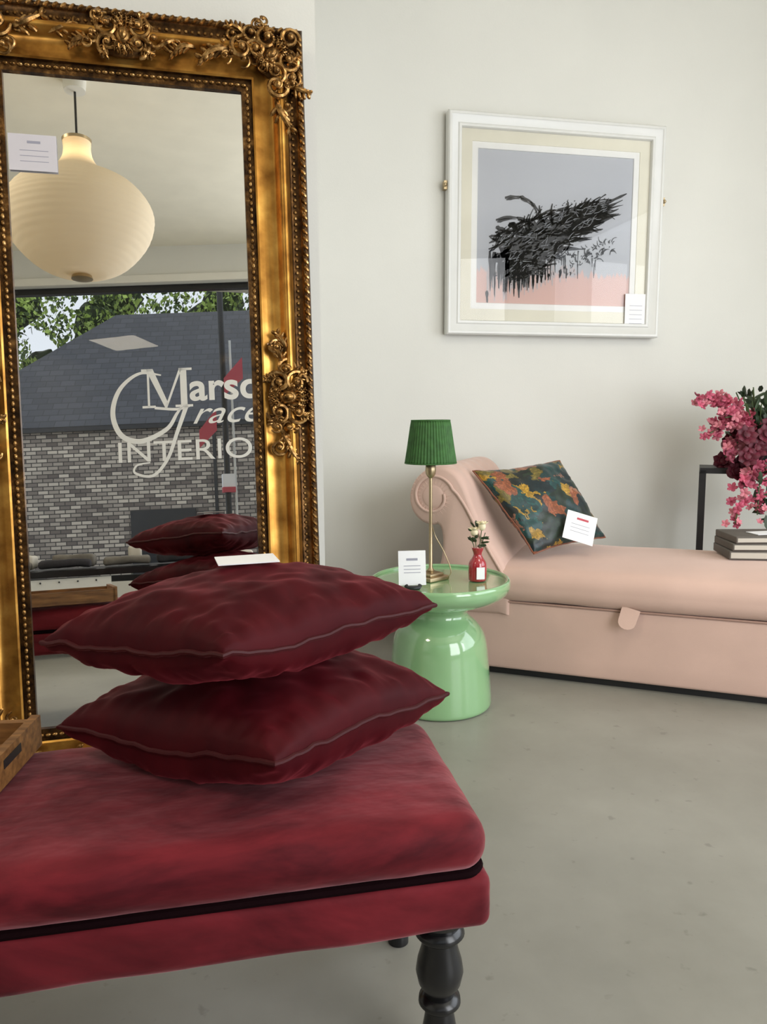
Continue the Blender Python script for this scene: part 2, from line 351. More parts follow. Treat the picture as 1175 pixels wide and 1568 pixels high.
# window lettering
let=empty('window_lettering',(.445,YB-.045,.26)); let.scale=(.92,1,.92)
def txt(s,x,z,size,shear=0,sx=1,name='text',ex=0.0):
    cu=bpy.data.curves.new(name,'FONT'); cu.body=s; cu.size=size; cu.shear=shear; cu.offset=ex; cu.fill_mode='BOTH'
    o=bpy.data.objects.new(name,cu); scn.collection.objects.link(o); o.parent=let; o.location=(x,0,z); o.rotation_euler=(radians(90),0,0); o.scale=(sx,1,1)
    cu.materials.append(M_lett); return o
txt('INTERIORS',-.99,1.23,.27,0,1.22,'lettering_interiors')
txt('arsden',-.30,1.78,.36,0,1.05,'lettering_marsden',.008)
txt('race',-.30,1.56,.30,.45,1.2,'lettering_grace')
mb=MB()
def poly(pts): mb.add([(x,0,z) for x,z in pts],[tuple(range(len(pts)))],M_lett)
mx0,mz0,mh=-.73,1.72,.36
def rect(x0,x1,z0,z1): poly([(mx0+x0,mz0+z0),(mx0+x1,mz0+z0),(mx0+x1,mz0+z1),(mx0+x0,mz0+z1)])
rect(0,.12,0,.022); rect(.05,.07,0,mh); rect(-.0,.1,mh-.022,mh); rect(.30,.46,0,.022); rect(.35,.41,0,mh); rect(.34,.46,mh-.022,mh)
poly([(mx0+.04,mz0+mh),(mx0+.105,mz0+mh),(mx0+.235,mz0+.04),(mx0+.205,mz0)]); poly([(mx0+.205,mz0),(mx0+.225,mz0),(mx0+.37,mz0+mh),(mx0+.345,mz0+mh)])
def ribbon(pts,w):
    P=[Vector((x,.002,z)) for x,z in pts]; n=len(P); L=[];R=[]
    for i in range(n):
        d=(P[min(i+1,n-1)]-P[max(i-1,0)]).normalized(); q=Vector((-d.z,0,d.x)); L.append(P[i]+q*w[i]); R.append(P[i]-q*w[i])
    mb.add(L+R,[(i,i+1,n+i+1,n+i) for i in range(n-1)],M_lett)
gp=bez([(-.55,2.02,),(-.75,2.04),(-.93,1.90),(-1.0,1.68),(-.93,1.48),(-.75,1.42),(-.52,1.52),(-.42,1.66),(-.36,1.74)])
ribbon([(p[0],p[1]) for p in gp],[.006+.018*sin(pi*i/len(gp)) for i in range(len(gp))])
gp=bez([(-.62,1.72),(-.42,1.70),(-.30,1.73)]); ribbon([tuple(p) for p in gp],[.012]*len(gp))
gp=bez([(-.33,1.73),(-.42,1.5),(-.52,1.25),(-.66,1.10),(-.82,1.13),(-.80,1.2),(-.68,1.22)])
ribbon([tuple(p) for p in gp],[.02-.014*i/len(gp) for i in range(len(gp))])
mb.obj('lettering_monogram',let,False); turn(let)

# display table behind the viewer (seen in the mirror)
dt=empty('fabric_display_table',(-.40,-.85,0)); mb=MB(); TH=.56
mb.box(-1.0,1.0,-.35,.35,TH-.04,TH,M_black)
for x in(-.95,.95):
    for y in(-.3,.3): mb.box(x-.03,x+.03,y-.03,y+.03,0,TH-.04,M_black)
mb.box(-.9,-.05,.30,.34,TH-.20,TH-.05,M_white)
for k in range(7): mb.ell((-.8+.11*k,.345,TH-.07),.006,M_blackm,None,6,4)
mb.box(-.95,.95,-.3,.3,.16,.18,M_blackm)
mb.obj('table_body',dt,False)
mb=MB()
for k in range(9): mb.tube([(-.9+.2*k,-.2,.245),(-.9+.2*k,.28,.245)],.055,(M_darkfab,M_greyfab,M_darkfab,M_page)[k%4],14)
mb.obj('fabric_rolls_on_shelf',dt)
ff=empty('folded_fabrics',(-.40,-.85,TH+.005)); mb=MB()
for (x,y,w,d,h,k) in[(-.7,.1,.34,.30,.05,M_greyfab),(-.66,.08,.28,.24,.09,M_page),(-.33,.12,.32,.3,.05,M_darkfab),(-.28,.1,.26,.25,.08,M_greyfab),(.05,.08,.3,.32,.05,M_greyfab),(.1,0,.09,.08,.12,M_page),(.4,.1,.32,.32,.06,M_darkfab),(.42,.06,.26,.26,.10,M_greyfab),(.75,.05,.28,.28,.05,M_page)]:
    rbox(mb,(x,y,h/2+.012),(w,d,h),min(.02,h/2.1),k,n=(6,6,1),k=3,disp=lambda p,n_:p+Vector((0,0,.010*noise.noise(p*9))))
mb.obj('fabric_piles',ff)

# ---------------------------------------------------------------- lantern pendant
LX,LY,LZ=-.50,.42,2.455
la=empty('paper_lantern_pendant',(LX,LY,CE)); mb=MB()
ctrl=[(.05,-.345),(.15,-.335),(.27,-.265),(.37,-.14),(.41,-.01),(.39,.09),(.315,.185),(.21,.25),(.13,.30),(.088,.36),(.075,.42),(.078,.47)]
pp=[(a*.93,b_*.88) for a,b_ in bez(ctrl,14)]
prof=[(p[0]*(1+.0022*(1 if (i%4)<2 else -1)),p[1]) for i,p in enumerate(pp)]
mb.lathe(prof,(0,0,LZ-CE),M_paper,60,rip=lambda a,j:1+.003*cos(a*10))
mb.obj('paper_shade',la,angle=80)
mb=MB(); mb.lathe([(.05,-.308),(.055,-.325),(.02,-.335)],(0,0,LZ-CE),M_brass,24)
mb.lathe([(.074,.41),(.076,.425),(.02,.43)],(0,0,LZ-CE),M_brass,24)
mb.tube([(0,0,LZ-CE+.42),(0,0,-.02)],.006,M_blackm); mb.lathe([(.005,-.06),(.055,-.055),(.06,-.0)],(0,0,0),M_trim,24)
mb.obj('cord_and_rose',la)

# ---------------------------------------------------------------- mirror
IW=.655; OW=.185; IB=.185; IT=2.045
mcx=(-.57+.085)/2
mir=empty('ornate_gilt_mirror',(mcx+.005,2.303,0.005),(radians(-4.6),0,radians(3.1)))
hx=IW/2
def sweep(mb,prof,mat):
    for side in range(4):
        vs=[];
        for d,h in prof:
            L,R,Bm,T=-hx-d,hx+d,IB-d,IT+d
            c=[((L,Bm),(L,T)),((R,T),(R,Bm)),((L,T),(R,T)),((R,Bm),(L,Bm))][side]
            vs+= [(c[0][0],-h,c[0][1]),(c[1][0],-h,c[1][1])]
        mb.add(vs,[(2*i,2*i+1,2*i+3,2*i+2) for i in range(len(prof)-1)],mat)
mb=MB()
def arc(d0,d1,h0,hh,n=8): return [(d0+(d1-d0)*i/n, h0+hh*sin(pi*i/n)) for i in range(n+1)]
sweep(mb,[(0,.0),(0,.014),(.03,.016),(.03,.03)],M_goldd)
sweep(mb,[(.03,.03)]+[(.035,.034),(.05,.028),(.065,.025),(.085,.030),(.092,.04)],M_gold)
sweep(mb,arc(.092,.132,.04,.026,10),M_gold)
sweep(mb,[(.132,.04),(.138,.030),(.150,.028),(.160,.034)]+arc(.160,.185,.034,.014,6)+[(.185,.0),(.185,-.03),(0,-.03)],M_goldd)
fr_=mb.obj('moulded_frame',mir,angle=50)
mb=MB()
def along(d,step,fn):
    L,R,Bm,T=-hx-d,hx+d,IB-d,IT+d
    for (x0,z0,x1,z1) in((L,Bm,L,T),(R,Bm,R,T),(L,T,R,T),(L,Bm,R,Bm)):
        n=int(hypot(x1-x0,z1-z0)/step)
        for i in range(n): fn(x0+(x1-x0)*(i+.5)/n, z0+(z1-z0)*(i+.5)/n, atan2(z1-z0,x1-x0),i)
along(.017,.0185,lambda x,z,a,i: mb.ell((x,-.018,z),(.0085,.006,.0055),M_goldo,Matrix.Rotation(-a,3,'Y'),8,5))
along(.172,.022,lambda x,z,a,i: mb.ell((x,-.045,z),(.013,.009,.006),M_goldo,Matrix.Rotation(-a-.7,3,'Y'),8,5))
along(.147,.018,lambda x,z,a,i: mb.ell((x,-.030,z),(.006,.005,.005),M_goldo,None,6,4))
mb.obj('beading',mir)
mb=MB()
def scroll(T,cx,cz,r,a0,turns,w,y=.06,flip=1,tail=0):
    pts=[];rad=[];n=int(14*turns)+4
    for i in range(n+1):
        t=i/n; a=a0+flip*2*pi*turns*t; rr=r*(1-t)**.8+.003
        pts.append(T@Vector((cx+rr*cos(a),-y-.018*t,cz+rr*sin(a)))); rad.append(w*(.55+.6*sin(pi*min(1,t*1.15+.1)))*(1-.3*t))
    mb.tube(pts,rad,M_goldo,7)
    mb.ell(T@Vector((cx,-y-.02,cz)),w*1.4,M_goldo,None,8,6)
def leaf(T,x,z,a,L,w,y=.06):
    pts=[];
    for k in range(6):
        t=k/5; q=T@Vector((x+cos(a+.5*t)*L*t,-y-.02*sin(pi*t),z+sin(a+.5*t)*L*t)); pts.append(q)
    mb.tube(pts,[w*.26,w*.30,w*.28,w*.22,w*.15,w*.06],M_goldo,6)
    for k in range(1,5):
        t=k/5.
        for sg in(-1,1):
            aa=a+.5*t+sg*.75; l=w*(1.1-.6*t); cx=x+cos(a+.5*t)*L*t; cz=z+sin(a+.5*t)*L*t
            c=T@Vector((cx+cos(aa)*l*.55,-y-.010,cz+sin(aa)*l*.55))
            R=(T.to_3x3()@Matrix.Rotation(-aa,3,'Y'))
            mb.ell(c,(l*.65,.009,w*.22),M_goldo,R,8,5)
orr=random.Random(5)
def cartouche(T,s=1.0,ex=.07,ez=.055):
    mb.ell(T@Vector((0,-.040,0)),(.09*s,.018,.055*s),M_goldd,T.to_3x3(),16,8)
    mb.ell(T@Vector((0,-.055,0)),(.026*s,.026,.034*s),M_goldo,T.to_3x3(),12,8)
    mb.ell(T@Vector((0,-.078,0)),(.013*s,.010,.018*s),M_goldo,T.to_3x3(),10,7)
    for sg in(-1,1):
        scroll(T,sg*.045*s,.026*s,.033*s,pi/2,1.5,.0075*s,flip=-sg)
        scroll(T,sg*.045*s,-.028*s,.031*s,-pi/2,1.5,.0075*s,flip=sg)
        scroll(T,sg*.09*s,.0,.026*s,pi/2,1.4,.0065*s,flip=-sg,y=.05)
        leaf(T,sg*.10*s,-.015*s,0 if sg>0 else pi,.07*s,.028*s,y=.045)
        leaf(T,sg*.05*s,.025*s,pi/2-sg*.5,.045*s,.022*s,y=.05)
        leaf(T,sg*.05*s,-.025*s,-pi/2+sg*.5,.045*s,.022*s,y=.05)
    for k in range(5):
        a=pi/2+(k-2)*.35; leaf(T,cos(a)*.02*s,sin(a)*.025*s,a-.25,.038*s,.012*s,y=.06)
        leaf(T,cos(a)*.02*s,-sin(a)*.025*s,-a-.25,.034*s,.012*s,y=.06)
    for k in range(12):
        x=orr.uniform(-ex,ex)*s*1.5; z=orr.uniform(-ez,ez)*s
        scroll(T,x,z,.014*s,orr.uniform(0,6),1.2,.0042*s,y=.05+orr.uniform(0,.012),flip=orr.choice((-1,1)))
def TT(x,z,rot=0): return Matrix.Translation((x,0,z))@Matrix.Rotation(-rot,4,'Y')
md=.100
topz=IT+md; botz=IB-md; rx=hx+md; midz=(IT+IB)/2
cartouche(TT(0,topz),.92); cartouche(TT(0,botz,pi),.92)
cartouche(TT(rx,midz+.02,-pi/2),1.0); cartouche(TT(-rx,midz+.02,pi/2),1.0)
T=TT(0,0)
for sx in(-1,1):
    for zz in(-1,1): scroll(T,sx*(rx-.03),midz+.02+zz*.15,.022,0,1.4,.006,flip=zz,y=.05); leaf(T,sx*rx,midz+.02+zz*.13,zz*pi/2,.08,.026,y=.045)
for sx in(-1,1):
    for sz in(1,-1):
        cz=topz if sz>0 else botz
        a=atan2(sz,sx)
        cartouche(TT(sx*(rx-.012),cz-sz*.012,a-pi/2),.92)
        scroll(T,sx*(rx-.10),cz,.034,0,1.6,.008,flip=sx); leaf(T,sx*(rx-.13),cz,pi if sx>0 else 0,.11,.034,y=.045)
        scroll(T,sx*rx,cz-sz*.10,.034,pi/2,1.6,.008,flip=-sx); leaf(T,sx*rx,cz-sz*.13,-sz*pi/2,.11,.034,y=.045)
        scroll(T,sx*(rx+.045),cz+sz*.045,.028,0,1.5,.007,y=.05)
        for k in range(16):
            u=orr.uniform(0,.16); v_=orr.uniform(-.06,.06)
            if orr.random()<.5: scroll(T,sx*(rx-u),cz+v_,.016,orr.uniform(0,6),1.2,.0045,y=.05)
            else: scroll(T,sx*(rx+v_),cz-sz*u,.016,orr.uniform(0,6),1.2,.0045,y=.05)
    for cz in(topz,botz):
        leaf(T,sx*.20,cz,0 if sx<0 else pi,.09,.026,y=.04)
mb.obj('acanthus_ornaments',mir)
mb=MB(); mb.add([(-hx,-.004,IB),(hx,-.004,IB),(hx,-.004,IT),(-hx,-.004,IT)],[(0,1,2,3)],M_mirror); mb.obj('mirror_glass_panel',mir,False)
mb=MB(); mb.box(-hx-.12,hx+.12,.0,.028,IB-.12,IT+.12,M_wood); mb.obj('backing_board',mir,False)
mb=MB(); mb.box(-hx+.006,-hx+.132,-.012,-.010,IT-.27,IT-.17,M_lilac); mb.box(-hx+.055,-hx+.09,-.0125,-.012,IT-.195,IT-.188,M_greycard)
for k in range(3): mb.box(-hx+.035,-hx+.11,-.0125,-.012,IT-.215-k*.015,IT-.2135-k*.015,M_greycard)
mb.obj('price_card_on_glass',mir,False)

# ---------------------------------------------------------------- bench
be=empty('velvet_bench',(-.37,1.275,0)); 
BX0,BX1,BY0,BY1=-1.16,.385,1.05,1.49
bw,bd=BX1-BX0,BY1-BY0; bcx=(BX0+BX1)/2+.37; bcy=(BY0+BY1)/2-1.275
mb=MB()
def bdisp(p,n_):
    q=p+Vector((bcx,bcy,0))
    k=noise.noise(q*6)*.005+noise.noise(q*16)*.002
    if p.z>0: 
        ex=max(0,1-(abs(p.x)/(bw/2))**4); ey=max(0,1-(abs(p.y)/(bd/2))**2.5); p=p+Vector((0,0,.010*ex*ey))
    return p+n_*k
rbox(mb,(bcx,bcy,.427),(bw,bd,.092),.045,M_bench,n=(70,22,2),k=6,disp=bdisp)
mb.obj('seat_pad',be,angle=80)
mb=MB()
rbox(mb,(bcx,bcy,.338),(bw-.006,bd-.006,.088),.018,M_bench,n=(60,18,3),k=4,disp=lambda p,n_:p+n_*(noise.noise((p+Vector((5,0,0)))*9)*.004))
mb.obj('upholstered_base',be,angle=80)
mb=MB(); 
def rrect(x0,x1,y0,y1,r,z,n=6):
    pts=[]
    for cx,cy,a0 in((x1-r,y1-r,0),(x0+r,y1-r,pi/2),(x0+r,y0+r,pi),(x1-r,y0+r,3*pi/2)):
        for i in range(n+1): a=a0+pi/2*i/n; pts.append((cx+r*cos(a),cy+r*sin(a),z))
    return pts
mb.tube(rrect(bcx-bw/2+.014,bcx+bw/2-.014,bcy-bd/2+.014,bcy+bd/2-.014,.03,.385),.0075,M_pipe,8,True)
mb.obj('piping',be)
mb=MB()
lp=[(.037,.30),(.037,.276),(.033,.272),(.028,.262),(.033,.256),(.035,.249),(.031,.243),(.024,.238),(.026,.22),(.031,.20),(.0335,.18),(.030,.16),(.022,.145),(.021,.138),(.029,.132),(.030,.124),(.026,.118),(.019,.112),(.022,.09),(.025,.07),(.022,.045),(.015,.028),(.018,.018),(.018,.0)]
lp=[(r_*1.18,z_) for r_,z_ in lp]
for x in(BX0+.075,BX1-.068):
    for y in(BY0+.075,BY1-.048): mb.lathe(lp[::-1],(x+.37,y-1.275,0),M_black,32)
mb.obj('turned_legs',be,angle=60)

# ---------------------------------------------------------------- cushions
def cushion(name,cor,th,nrm,mat,pmat,seed=0,Nn=64,pull=.05,asym=1.0,piper=.006,wr=.010,droop=0,pw=.42,zmin=None):
    cor=[Vector(c) for c in cor]; nrm=Vector(nrm).normalized(); cen=sum(cor,Vector())/4
    e=empty(name,cen); me=bpy.data.meshes.new(name+'_body'); bm=bmesh.new(); uvl=bm.loops.layers.uv.new('UVMap')
    def base(a,b):
        a2=a*(1-pull*(1-b*b)*abs(a)**1.5); b2=b*(1-pull*(1-a*a)*abs(b)**1.5); u=(a2+1)/2; v=(b2+1)/2
        p=(cor[0]*(1-u)*(1-v)+cor[1]*u*(1-v)+cor[2]*u*v+cor[3]*(1-u)*v)-cen
        return p+nrm*(.016*noise.noise(Vector((a*1.5+seed,b*1.5,3)))+.006*noise.noise(Vector((a*6+seed,b*6,3)))-droop*(a*a*b*b))
    edge={}
    def smp(i): 
        t=-1+2*i/Nn; return sin(t*pi/2)*.55+t*.45
    for sg in(1,-1):
        g={}
        for i in range(Nn+1):
            for j in range(Nn+1):
                a,b=smp(i),smp(j); p=base(a,b)
                t=((1-a**2)*(1-b**2)); t=max(t,0)
                T=th*(t**pw)*(1 if sg>0 else asym)
                ea,eb=1-abs(a),1-abs(b)
                w=0
                w+=sin(b*17+seed+4*noise.noise(Vector((b*2,seed,1))))*exp(-ea*5.5)*min(1,ea*6)*(1-b*b)
                w+=sin(a*15+seed*2+4*noise.noise(Vector((a*2,seed,5))))*exp(-eb*5.5)*min(1,eb*6)*(1-a*a)
                w+=.6*sin(b*45+seed+6*noise.noise(Vector((b*3,seed,7))))*exp(-ea*9)*min(1,ea*9)
                w+=.6*sin(a*42+seed+6*noise.noise(Vector((a*3,seed,8))))*exp(-eb*9)*min(1,eb*9)
                w+=noise.noise(Vector((a*2.2+seed,b*2.2,sg*2)))*.7*t
                p=p+nrm*sg*(T+wr*w)
                if zmin is not None and p.z+cen.z<zmin: p.z=zmin-cen.z
                if i in(0,Nn) or j in(0,Nn):
                    if (i,j) not in edge: edge[(i,j)]=bm.verts.new(base(a,b))
                    g[(i,j)]=edge[(i,j)]
                else: g[(i,j)]=bm.verts.new(p)
        for i in range(Nn):
            for j in range(Nn):
                vs=[g[(i,j)],g[(i+1,j)],g[(i+1,j+1)],g[(i,j+1)]]
                ij=[(i,j),(i+1,j),(i+1,j+1),(i,j+1)]
                if sg<0: vs=vs[::-1]; ij=ij[::-1]
                f=bm.faces.new(vs); f.smooth=True
                for l,(p_,q_) in zip(f.loops,ij): l[uvl].uv=(p_/Nn,q_/Nn)
    bm.to_mesh(me); bm.free(); me.materials.append(mat)
    o=bpy.data.objects.new(name+'_body',me); scn.collection.objects.link(o); o.parent=e
    if pmat:
        loop=[(-1+2*i/30,-1) for i in range(30)]+[(1,-1+2*i/30) for i in range(30)]+[(1-2*i/30,1) for i in range(30)]+[(-1,1-2*i/30) for i in range(30)]
        m2=MB(); m2.tube([base(a,b) for a,b in loop],piper,pmat,8,True); m2.obj(name+'_piping',e)
    return e
cushion('burgundy_cushion',[(-.31,1.40,.532),(.055,1.10,.570),(.402,1.37,.564),(.03,1.68,.585)],.092,(0,0,1),M_burg,M_burgpipe,2,wr=.007,asym=1.1,piper=.0045,pw=.36,zmin=.487)
cushion('burgundy_cushion.001',[(-.315,1.34,.714),(-.015,1.12,.738),(.37,1.345,.738),(.05,1.66,.742)],.084,(0,0,1),M_burg,M_burgpipe,9,wr=.007,asym=1.0,piper=.0045,pw=.36)
mb=MB(); mb.box(-.055,.055,-.04,.04,-.001,.001,M_card); o=mb.obj('price_card',smooth=False,loc=(.03,1.42,.829)); o.rotation_euler=(0,0,.1)

wt=empty('wooden_tray',(-.56,1.37,.486),(0,0,radians(-8))); mb=MB()
mb.box(-.18,.18,-.12,.12,0,.01,M_wood)
for a in(-1,1): mb.box(-.18,.18,a*.12-.008,a*.12+.008,0,.05,M_wood)
mb.box(.172,.188,-.128,.128,0,.058,M_wood); mb.box(-.188,-.172,-.128,.128,0,.058,M_wood)
mb.box(.186,.189,-.035,.035,.03,.045,M_blackm)
mb.obj('tray_body',wt,False)

# ---------------------------------------------------------------- green side table
gt=empty('ceramic_side_table',(.760,2.70,0)); mb=MB()
ctrl=[(.182,0),(.193,.008),(.194,.03),(.189,.10),(.182,.18),(.174,.245),(.160,.285),(.135,.318),(.112,.338),(.104,.352),(.107,.364),(.13,.380),(.175,.396),(.220,.412),(.248,.432),(.259,.452),(.260,.472),(.256,.482),(.248,.484),(.242,.478),(.23,.472),(.10,.470),(.0,.470)]
mb.lathe([tuple(p) for p in bez(ctrl,3)],(0,0,0),M_glaze,72); mb.obj('glazed_stool_body',gt,angle=80)

tl=empty('table_lamp',(.735,2.735,.4705)); mb=MB()
rbox(mb,(0,0,.008),(.10,.10,.016),.004,M_brass,M=Matrix.Rotation(.5,4,'Z')); rbox(mb,(0,0,.021),(.07,.07,.012),.004,M_brass,M=Matrix.Rotation(.5,4,'Z'))
mb.lathe([(.012,.025),(.014,.035),(.007,.045),(.0065,.2),(.0065,.38),(.012,.385),(.018,.395),(.020,.41),(.018,.43),(.010,.44),(.006,.46),(.006,.56),(.004,.575),(.009,.582),(.0,.592)],(0,0,0),M_brass,20)
mb.obj('brass_stand',tl)
mb=MB()
mb.lathe([(.094,.435),(.0925,.445),(.084,.50),(.074,.57),(.070,.592)],(0,0,0),M_shade,240,rip=lambda a,j:1+.024*sin(a*48)); 
mb.f=[f for f in mb.f if len(f)==4]; mb.m=mb.m[:len(mb.f)]
o=mb.obj('pleated_shade',tl,angle=80)
so=o.modifiers.new('thick','SOLIDIFY'); so.thickness=.002
mb=MB()
for r_,z_ in((.0945,.436),(.0705,.591)): mb.tube([(r_*cos(t*.1309),r_*sin(t*.1309),z_) for t in range(48)],.0025,M_shade,6,True)
for k in range(3): mb.tube([(0,0,.56),(.07*cos(k*2.1),.07*sin(k*2.1),.59)],.0015,M_brass,5)
mb.tube(bez([(.045,-.02,.004),(.07,-.03,.03),(.05,-.01,.10),(.02,.005,.16),(.006,.0,.2)]),.002,M_brass,5)
mb.obj('shade_rings_and_cord',tl)

ch=empty('price_card_holder',(.632,2.60,.4705),(0,0,radians(-6))); mb=MB()
T=Matrix.Rotation(radians(-8),4,'X')
mb.box(-.049,.049,-.001,.001,.012,.135,M_card,T); mb.box(-.02,.02,-.0018,-.001,.10,.108,M_greycard,T)
for k in range(3): mb.box(-.03,.03,-.0018,-.001,.08-k*.012,.082-k*.012,M_greycard,T)
mb.tube([(-.025,-.012,.014),(-.02,-.02,.008),(0,-.025,.008),(.02,-.02,.008),(.025,-.012,.014)],.008,M_blackm,8); mb.obj('card_and_clip',ch)

bv=empty('bud_vase',(.895,2.665,.473)); bv.scale=(1.1,1.1,1.1); mb=MB()
mb.lathe([tuple(p) for p in bez([(.026,0),(.030,.004),(.031,.03),(.029,.06),(.018,.078),(.014,.09),(.019,.105),(.020,.112)],4)],(0,0,0),M_red,28)
mb.box(-.014,.014,-.0335,-.032,.01,.05,M_card)
mb.obj('red_glass_vase',bv)
mb=MB()
def blossom(mb,c,r,mat,n=6,layers=2,dirv=(0,0,1)):
    q=Vector(dirv).to_track_quat('Z','Y').to_matrix()
    for L in range(layers):
        for k in range(n):
            a=2*pi*k/n+L*.5; tilt=.5+.5*L; rr=r*(1-.3*L)
            R=q@Matrix.Rotation(a,3,'Z')@Matrix.Rotation(-tilt,3,'Y')
            mb.ell(Vector(c)+R@Vector((rr*.55,0,0)),(rr*.6,rr*.38,rr*.12),mat,R,6,4)
for (x,y,z,m_) in((-.012,0,.165,M_petal3),(.012,-.008,.185,M_petal3),(.028,.005,.16,M_leaf),(-.025,.01,.15,M_leaf)):
    mb.tube([(0,0,.05),(x*.5,y*.5,.12),(x,y,z)],.0016,M_stem,5)
    if m_ is M_petal3:
        mb.ell((x,y,z),(.013,.013,.016),m_); blossom(mb,(x,y,z+.003),.022,m_,5,2)
for k in range(14):
    a=random.uniform(0,6.28); z=random.uniform(.11,.19); R=Euler((random.uniform(-.8,.8),random.uniform(-.9,.2),a)).to_matrix()
    mb.ell(Vector((0,0,z))+R@Vector((.025,0,.0)),(.016,.007,.0015),M_leaf,R,6,4)
mb.obj('flowers',bv)

# ---------------------------------------------------------------- chaise
CA=radians(-33)
chs=empty('blush_chaise_longue',(1.06,2.95,0),(0,0,CA))
mb=MB()
rbox(mb,(.52,.34,.173),(1.68,.68,.285),.014,M_pink,n=(30,10,4),k=3)
mb.obj('storage_base',chs,angle=80)
mb=MB(); mb.box(-.28,1.33,.03,.65,0,.035,M_blackm); mb.obj('plinth',chs,False)
mb=MB()
def sdisp(p,n_):
    if p.z>0:
        ex=max(0,1-(abs(p.x)/.72)**6); ey=max(0,1-(abs(p.y)/.36)**2.2); p=p+Vector((0,0,.03*ex*ey))
    return p+n_*noise.noise((p+Vector((3,1,0)))*5)*.004
rbox(mb,(.655,.335,.387),(1.44,.73,.135),.055,M_pink,n=(50,24,3),k=6,disp=sdisp)
mb.obj('seat_cushion',chs,angle=80)
fr=bez([(.07,.40),(.03,.49),(-.03,.58),(-.08,.68),(-.115,.77),(-.155,.835),(-.215,.868),(-.285,.855),(-.34,.81),(-.365,.745),(-.355,.68),(-.315,.635),(-.265,.62),(-.235,.62),(-.22,.57),(-.225,.48),(-.25,.40),(-.27,.32),(-.27,.26),(.07,.26)],5)
fr=[(p[0],p[1]) for p in fr]
def nrmls(pts):
    out=[]
    for i in range(len(pts)):
        a=Vector(pts[i-1]); b_=Vector(pts[(i+1)%len(pts)]); d=(b_-a).normalized(); out.append(Vector((d.y,-d.x)))
    return out
nn=nrmls(fr); n=len(fr)
area_=sum(fr[i-1][0]*fr[i][1]-fr[i][0]*fr[i-1][1] for i in range(n))
sgn=1 if area_>0 else -1
Ys=[(-.012,.0175),(-.005,.006),(.01,0)]+[(.01+.66*i/40,0) for i in range(1,40)]+[(.67,0),(.685,.006),(.692,.0175)]
vs=[]
for y,ins in Ys:
    for (x,z),q in zip(fr,nn):
        w=.0022*sin(y*55+x*5) if 0.02<y<.66 and z>.6 and x<-.12 else 0
        vs.append((x-sgn*q.x*(ins-w),y,z-sgn*q.y*(ins-w)))
fs=[]
for k in range(len(Ys)-1):
    for i in range(n):
        j=(i+1)%n; fs.append((k*n+i,k*n+j,(k+1)*n+j,(k+1)*n+i))
fs.append(tuple(range(n))); fs.append(tuple((len(Ys)-1)*n+i for i in range(n)))
mb=MB(); mb.add(vs,fs,M_pink); mb.obj('scroll_backrest',chs,angle=50)
mb=MB()
sp_=[]
for i in range(50):
    t=i/49; r_=.092*(1-t)+.05*t; a=radians(20)+t*2*pi*.98
    sp_.append((-.258+r_*cos(a),-.015,.742+r_*1.02*sin(a)))
mb.tube(bez([(.05,-.014,.42),(.0,-.014,.50),(-.06,-.014,.60),(-.115,-.014,.70),(-.155,-.015,.76)],8)[:-1]+[Vector(p) for p in sp_],.006,M_pink,8)
for k in range(26):
    a=radians(25)+k*.235; mb.tube([(-.258+.055*cos(a),-.0115,.742+.055*sin(a)),(-.25+.105*cos(a+.1),-.008,.742+.108*sin(a+.1))],.0026,M_pink,5)
mb.ell((-.258,-.010,.742),(.05,.008,.05),M_pink,None,16,8)
mb.tube([(-.28,-.003,.318),(1.35,-.003,.318)],.004,M_pinkseam,6)
T=Matrix.Translation((.545,-.02,.335))@Matrix.Rotation(radians(-25),4,'X')@Matrix.Rotation(radians(14),4,'Y')
tp=[(-.035,0),(-.033,-.055)]+[(.033*cos(a),-.055+ .03*sin(a)) for a in [pi+pi*i/8 for i in range(1,8)]]+[(.033,-.055),(.035,0)]
m2=[(x,0,z) for x,z in tp]; m3=[(x,.006,z) for x,z in tp]; L=len(tp)
mb.add(m2+m3,[tuple(range(L)),tuple(range(L,2*L))]+[(i,(i+1)%L,L+(i+1)%L,L+i) for i in range(L)],M_pink,T)
mb.obj('piping_and_tab',chs)

A=(1.03,3.14,.838);B=(1.484,3.27,.864);C_=(1.66,3.15,.525);D_=(1.235,2.95,.505)
A,B,C_,D_=[Vector(v) for v in(A,B,C_,D_)]
nf=(B-A).cross(D_-A); nf=-nf if nf.y>0 else nf
cushion('floral_cushion',[D_,C_,B,A],.068,nf,M_floral,M_floral,4,Nn=40,pull=.06,wr=.007,piper=.004)
mb=MB(); mb.box(-.065,.065,-.001,.001,-.07,.07,M_card); mb.box(-.02,.03,-.0018,-.001,.035,.045,M_redflag)
for k in range(3): mb.box(-.04,.04,-.0018,-.001,.01-k*.018,.0115-k*.018,M_greycard)
o=mb.obj('price_tag',smooth=False,loc=(1.455,2.985,.60)); o.rotation_euler=(radians(-38),radians(17),radians(-18))

bs=empty('stacked_books',(2.16,2.78,.487),(0,0,CA+.25)); mb=MB()
for k,(w,d,h,z) in enumerate(((.30,.22,.035,0),(.29,.215,.03,.036),(.28,.21,.028,.067))):
    M=Matrix.Rotation(.05*k,4,'Z'); rbox(mb,(0,0,z+h/2),(w,d,h),.004,M_book,M=M,k=2); mb.box(-w/2+.006,w/2-.004,-d/2-.001,d/2-.006,z+.006,z+h-.006,M_page,M)
mb.box(-.05,.06,-.06,.02,.096,.098,M_card,Matrix.Rotation(.3,4,'Z'))
mb.obj('book_stack',bs,angle=30)

